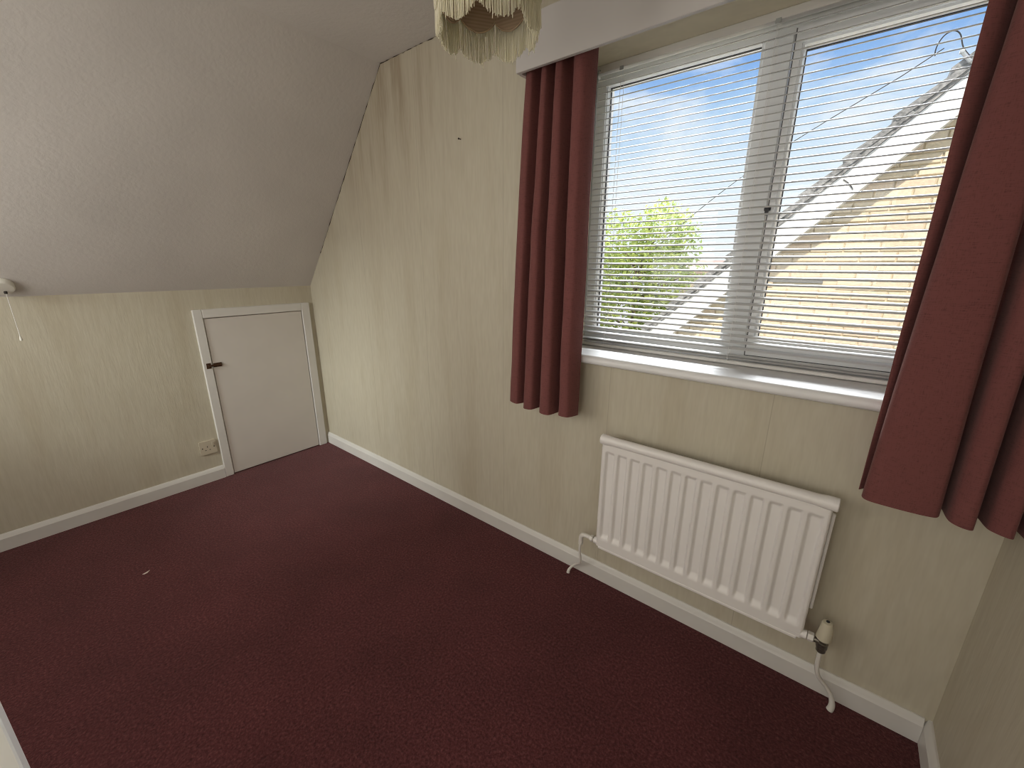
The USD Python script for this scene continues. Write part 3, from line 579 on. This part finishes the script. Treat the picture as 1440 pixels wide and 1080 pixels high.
# bricks that the window shows, one by one
bw, bh, jo = .2250, .075, .010
rng = random.Random(4); count = 0
cells = []
z0 = .30; row = 0
slot = (2.30, 2.70, 1.165, 1.205)
while z0 < 2.75:
    x0 = 1.35-(.1125 if row % 2 else 0)
    while x0 < 3.75:
        cells.append((x0, z0)); x0 += bw
    z0 += bh; row += 1
def under(x, z): return z < roofz(x)-.005
vis = []
for x0, z0 in cells:
    if not under(x0+bw*.5, z0+.02): continue
    # keep what can be seen through the panes (with a margin for a step aside)
    px = 2.929+(x0+bw/2-2.929)*(.236+1.414)/(YW+1.414); pz = 1.316+(z0+bh/2-1.316)*(.236+1.414)/(YW+1.414)
    if 2.0 < px < 3.28 and .96 < pz < 2.0: vis.append((x0, z0))
vis.sort(key=lambda c: (c[0]-3.0)**2+(c[1]-1.5)**2)
keep = set(vis[:290])
rest = []
def brick_mesh(x0, z0):
    x1, z1 = x0+bw-jo, z0+bh-jo; pr = rng.uniform(0, .005)
    # cut the brick to the roof slope
    poly = Polygon([(x0, z0), (x1, z0), (x1, z1), (x0, z1)]).intersection(Polygon([(x, z-.004) for x, z in wallpoly]))
    if poly.is_empty or poly.area < 2e-4 or poly.geom_type != 'Polygon': return None
    poly = list(poly.exterior.coords)[:-1]
    if Polygon(poly).exterior.is_ccw is False: poly = poly[::-1]
    cxm, czm = np.mean([p_[0] for p_ in poly]), np.mean([p_[1] for p_ in poly])
    k = len(poly); inset = [(x+(cxm-x)*.035, z+(czm-z)*.10) for x, z in poly]
    V = [(x, YW+.02, z) for x, z in poly]+[(x, YW-pr+.004, z) for x, z in poly]+[(x, YW-pr, z) for x, z in inset]
    Fs = []
    for i in range(k):
        j = (i+1) % k
        Fs += [(i, j, j+k), (i, j+k, i+k), (i+k, j+k, j+2*k), (i+k, j+2*k, i+2*k)]
    for i in range(1, k-1): Fs.append((2*k, 2*k+i, 2*k+i+1))
    return np.array(V), np.array(Fs)
for c in vis:
    if slot[0]-.02 < c[0]+bw/2 < slot[1]+.02 and slot[2]-.05 < c[1]+bh/2 < slot[3]+.02: continue
    m = brick_mesh(*c)
    if m is None: continue
    if c in keep: obj('brick', m, rng.choice((M_brickA, M_brickA, M_brickB, M_brickC)), nh, smooth=False)
    else: rest.append(m)
for c in cells:
    if c not in vis:
        m = brick_mesh(*c)
        if m is not None: rest.append(m)
obj('brickwork', cat(*rest), M_brickA, nh, smooth=False, kind='stuff')
obj('vent_strip', chamf(2.10, 2.715, YW-.004, YW+.011, 1.168, 1.194, .002), M_seal, nh, label='dark grey strip set in the brick')  # the vent strip in the brick courses
# bargeboard with soffit, and the verge tiles
YB = 2.88
xA, zA = wp(1.441, .691, SB)
def linez(x): return zA+kr*(x-xA)            # top edge of the bargeboard
ang = math.atan(kr); cs, sn = math.cos(ang), math.sin(ang)
x_lo, x_hi = .55, XR
bd = .218*SB
def slope_poly(dz0, dz1, a=x_lo, b=x_hi): return [(a, linez(a)+dz0), (b, linez(b)+dz0), (b, linez(b)+dz1), (a, linez(a)+dz1)]
obj('bargeboard', extr(slope_poly(-bd, 0), 'y', YB-.022, YB), M_barge, nh, smooth=False, label='white painted bargeboard')
obj('bargeboard', extr([(2*XR-x, z) for x, z in slope_poly(-bd, 0)][::-1], 'y', YB-.022, YB), M_barge, nh, smooth=False)
obj('soffit', extr(slope_poly(-bd+.01, -bd+.022), 'y', YB+.0005, YW+.011), M_barge, nh, smooth=False)
obj('roof_deck', extr(slope_poly(-.03, 0.0), 'y', YB+.0005, 8.0), M_mortar, nh, smooth=False)
obj('roof_deck', extr([(2*XR-x, z) for x, z in slope_poly(-.03, 0.0)][::-1], 'y', YB+.0005, 8.0), M_mortar, nh, smooth=False)
rng = random.Random(9); GA = .335
nt = int((x_hi-x_lo)/cs/GA)
mort = []
def tile(s0, y0, y1):
    """one interlocking tile lying on the slope: s0 the distance up the slope of its lower edge."""
    ln, th = .42, .030
    lift0, lift1 = .090, .048
    p = [(s0, lift0-.042), (s0+ln, lift1-.034), (s0+ln, lift1), (s0, lift0+.004), (s0-.004, lift0-.01)]
    pts = [(x_lo+s*cs-n_*sn, linez(x_lo)+s*sn+n_*cs) for s, n_ in p]
    return extr(pts, 'y', y0, y1)
for k in range(nt):
    s0 = k*GA+.05
    obj('roof_tile', tile(s0, YB-.055+rng.uniform(-.006, .006), YB+.27), M_tile, nh, smooth=False)
    for c in range(2): obj('roof_tile', tile(s0, YB+.275+.32*c, YB+.59+.32*c), M_tile, nh, smooth=False)
# mortar bedding under the verge tiles: a lumpy strip
sv = np.linspace(.03, (x_hi-x_lo)/cs-.1, 160); Vm = []
for s in sv:
    for n_, dy in ((.002, 0), (.056, 0)):
        nz_ = meshkit.fbm(np.array([s*16, n_*30, 1.]), 3, 7)-.5
        Vm.append((x_lo+s*cs-n_*sn, YB-.040+nz_*.022, linez(x_lo)+s*sn+n_*cs))
    for n_ in (.056, .002): Vm.append((x_lo+s*cs-n_*sn, YB+.05, linez(x_lo)+s*sn+n_*cs))
Fm = []
for i in range(len(sv)-1):
    for j in range(4):
        a_, b_ = i*4+j, i*4+(j+1) % 4; Fm += [(a_, b_, b_+4), (a_, b_+4, a_+4)]
e_ = (len(sv)-1)*4; Fm += [(0, 2, 1), (0, 3, 2), (e_, e_+1, e_+2), (e_, e_+2, e_+3)]
obj('verge_mortar', (np.array(Vm), np.array(Fm)), M_tile, nh, smooth=False)
# cable to the gable and its bracket
YC = 2.80; SCc = (YC+1.414)/4.014
def cp(x, z, y=YC): a_, b_ = wp(x, z, SCc); return (a_, y, b_)
obj('overhead_cable', tube(spline([(-4.2, 6.5, .6), cp(2.0, 1.98, 2.9), cp(2.442, 2.234), cp(2.85, 2.452), cp(3.04, 2.56), cp(3.10, 2.60)]), .0032, 6), M_lead, label='thin black cable rising across the sky to the gable', cat='cable')
br = T('cable_bracket', 'grey cable bracket with a looped wire at the verge of the gable', 'bracket', cp(3.20, 2.52))
obj('bracket_arm', tube([cp(3.19, 2.555), cp(3.232, 2.50), (wp(3.255, 2.47, SB)[0], YB-.03, wp(3.255, 2.47, SB)[1])], .011, 8), M_galv, br)
obj('insulator', bx(*[v for c_, r_ in zip(cp(3.186, 2.56), (.012, .012, .010)) for v in (c_-r_, c_+r_)], .003), M_galv, br)
obj('wire_loop', tube(spline([cp(3.066, 2.568), cp(3.062, 2.60), cp(3.072, 2.645), cp(3.098, 2.678), cp(3.128, 2.682), cp(3.158, 2.655), cp(3.178, 2.60), cp(3.20, 2.56), cp(3.235, 2.515)]), .0038, 6), M_lead, br)
obj('loose_wire', tube(spline([(*np.array([wp(2.735, 1.96, SB)[0]]), YB-.026, wp(2.735, 1.90, SB)[1]), (wp(2.77, 1.9, SB)[0], YB-.028, wp(2.77, 1.872, SB)[1]), (wp(2.80, 1.9, SB)[0], YB-.026, wp(2.80, 1.83, SB)[1])], 6), .004, 6), M_lead, label='short dark wire tacked across the white bargeboard', cat='wire')

# ------------------------------------------------------------------ outside: ground, tree, far house
M_bounce = plain('bounce_ground', (.50, .47, .41), .9, var=.15, nscale=2.)  # ground coloured pale to bounce sunlight up at the window head
gv = np.array([(-40, .31, -2.7), (40, .31, -2.7), (40, 60, -2.7), (-40, 60, -2.7), (-40, .31, -3), (40, .31, -3), (40, 60, -3), (-40, 60, -3)], float)
obj('ground', bx(-40, 40, .31, 60, -3, -2.62), M_bounce, smooth=False, label='ground far below the window, made pale to bounce light upward', cat='ground', kind='structure')
M_leafA = thin('leaf_yellow_green', (.37, .42, .13), .5); M_leafB = thin('leaf_green', (.25, .32, .11), .5); M_bark = plain('bark', (.16, .12, .08), .9, var=.3, nscale=20.)
def leaves(centres, n, size, seed):
    rg = np.random.default_rng(seed); C = []
    for (c_, r_), k in zip(centres, n):
        d = rg.normal(size=(k, 3)); d /= np.linalg.norm(d, axis=1, keepdims=True)
        C.append(np.array(c_)+d*np.array(r_)*rg.uniform(.55, 1.05, (k, 1)))
    C = np.vstack(C); N_ = len(C)
    a_ = rg.normal(size=(N_, 3)); a_ /= np.linalg.norm(a_, axis=1, keepdims=True); b_ = np.cross(a_, rg.normal(size=(N_, 3))); b_ /= np.linalg.norm(b_, axis=1, keepdims=True)
    s = size*rg.uniform(.6, 1.3, (N_, 1)); nn = np.cross(a_, b_)
    V = np.stack([C-a_*s, C-b_*s*.45+nn*s*.12, C+a_*s, C+b_*s*.45+nn*s*.12], 1).reshape(-1, 3); i = np.arange(N_)*4
    return V, np.vstack([np.stack([i, i+1, i+2], 1), np.stack([i, i+2, i+3], 1)])
tr_ = T('tree', 'bright yellow-green leafy tree seen through the left pane', 'tree', (-2.4, 12, -2.62))
cl = [((-3.3, 11.6, 2.0), (1.0, 1.0, .95)), ((-2.0, 12.2, 2.3), (.85, .9, .95)), ((-3.9, 12.3, 1.0), (1.1, 1.0, 1.2)), ((-2.6, 11.5, .9), (1.1, 1.0, 1.0)), ((-1.7, 12.0, .9), (.75, .8, 1.0)), ((-3.0, 11.8, -.4), (1.4, 1.0, 1.0)), ((-1.9, 12.0, -.4), (.8, .9, .9)), ((-4.6, 12.2, 0.), (1.0, 1., 1.4)), ((-3.2, 11.9, -1.5), (1.8, 1., .8)), ((-4.3, 11.7, -1.2), (1.3, 1., 1.)), ((-2.6, 11.6, -1.3), (1.2, 1., .8)),
      ((-1.25, 12.2, 1.9), (.5, .5, .75)), ((-1.0, 12.4, 1.1), (.45, .5, .5))]
obj('trunk', tube(spline([(-2.6, 12.0, -2.62), (-2.55, 12.0, -1.5), (-2.65, 12.0, 0), (-2.5, 12.1, 1.6), (-2.4, 12.1, 2.5)]), np.linspace(.16, .03, 33), 8), M_bark, tr_)
for (c_, r_) in cl: obj('branch', tube(spline([(-2.6, 12.0, min(c_[2]-.9, .9)), (-2.6+(c_[0]+2.6)*.5, 12.0+(c_[1]-12)*.5, c_[2]-.4), c_]), np.linspace(.05, .012, 17), 5), M_bark, tr_)
obj('foliage', leaves(cl[:11], [800]*11, .085, 3), M_leafA, tr_, smooth=False, kind='stuff')
obj('foliage', leaves(cl, [330]*11+[240, 120], .080, 4), M_leafB, tr_, smooth=False, kind='stuff')
M_render = plain('far_wall', (.62, .52, .42), .9, var=.08, nscale=3.); M_farroof = plain('far_roof', (.34, .24, .20), .9, var=.2, nscale=8.)
fh = T('far_house', 'distant low house with a brown roof between the tree and the bargeboard', 'house', (0, 14, -2.62))
obj('wall', bx(-1.9, 3.6, 14.2, 19, -2.62, 1.12), M_render, fh, smooth=False)
obj('roof', extr([(13.8, 1.06), (19.4, 1.06), (16.6, 2.6), ][:0] or [(13.9, 1.05), (19.3, 1.05), (19.3, 1.17), (16.6, 1.48), (13.9, 1.17)], 'x', -2.0, 3.8), M_farroof, fh, smooth=False)
for k in range(3): obj('window', bx(-1.2+k*1.5, -.4+k*1.5, 14.16, 14.21, -.2, .8), M_backing, fh, smooth=False)
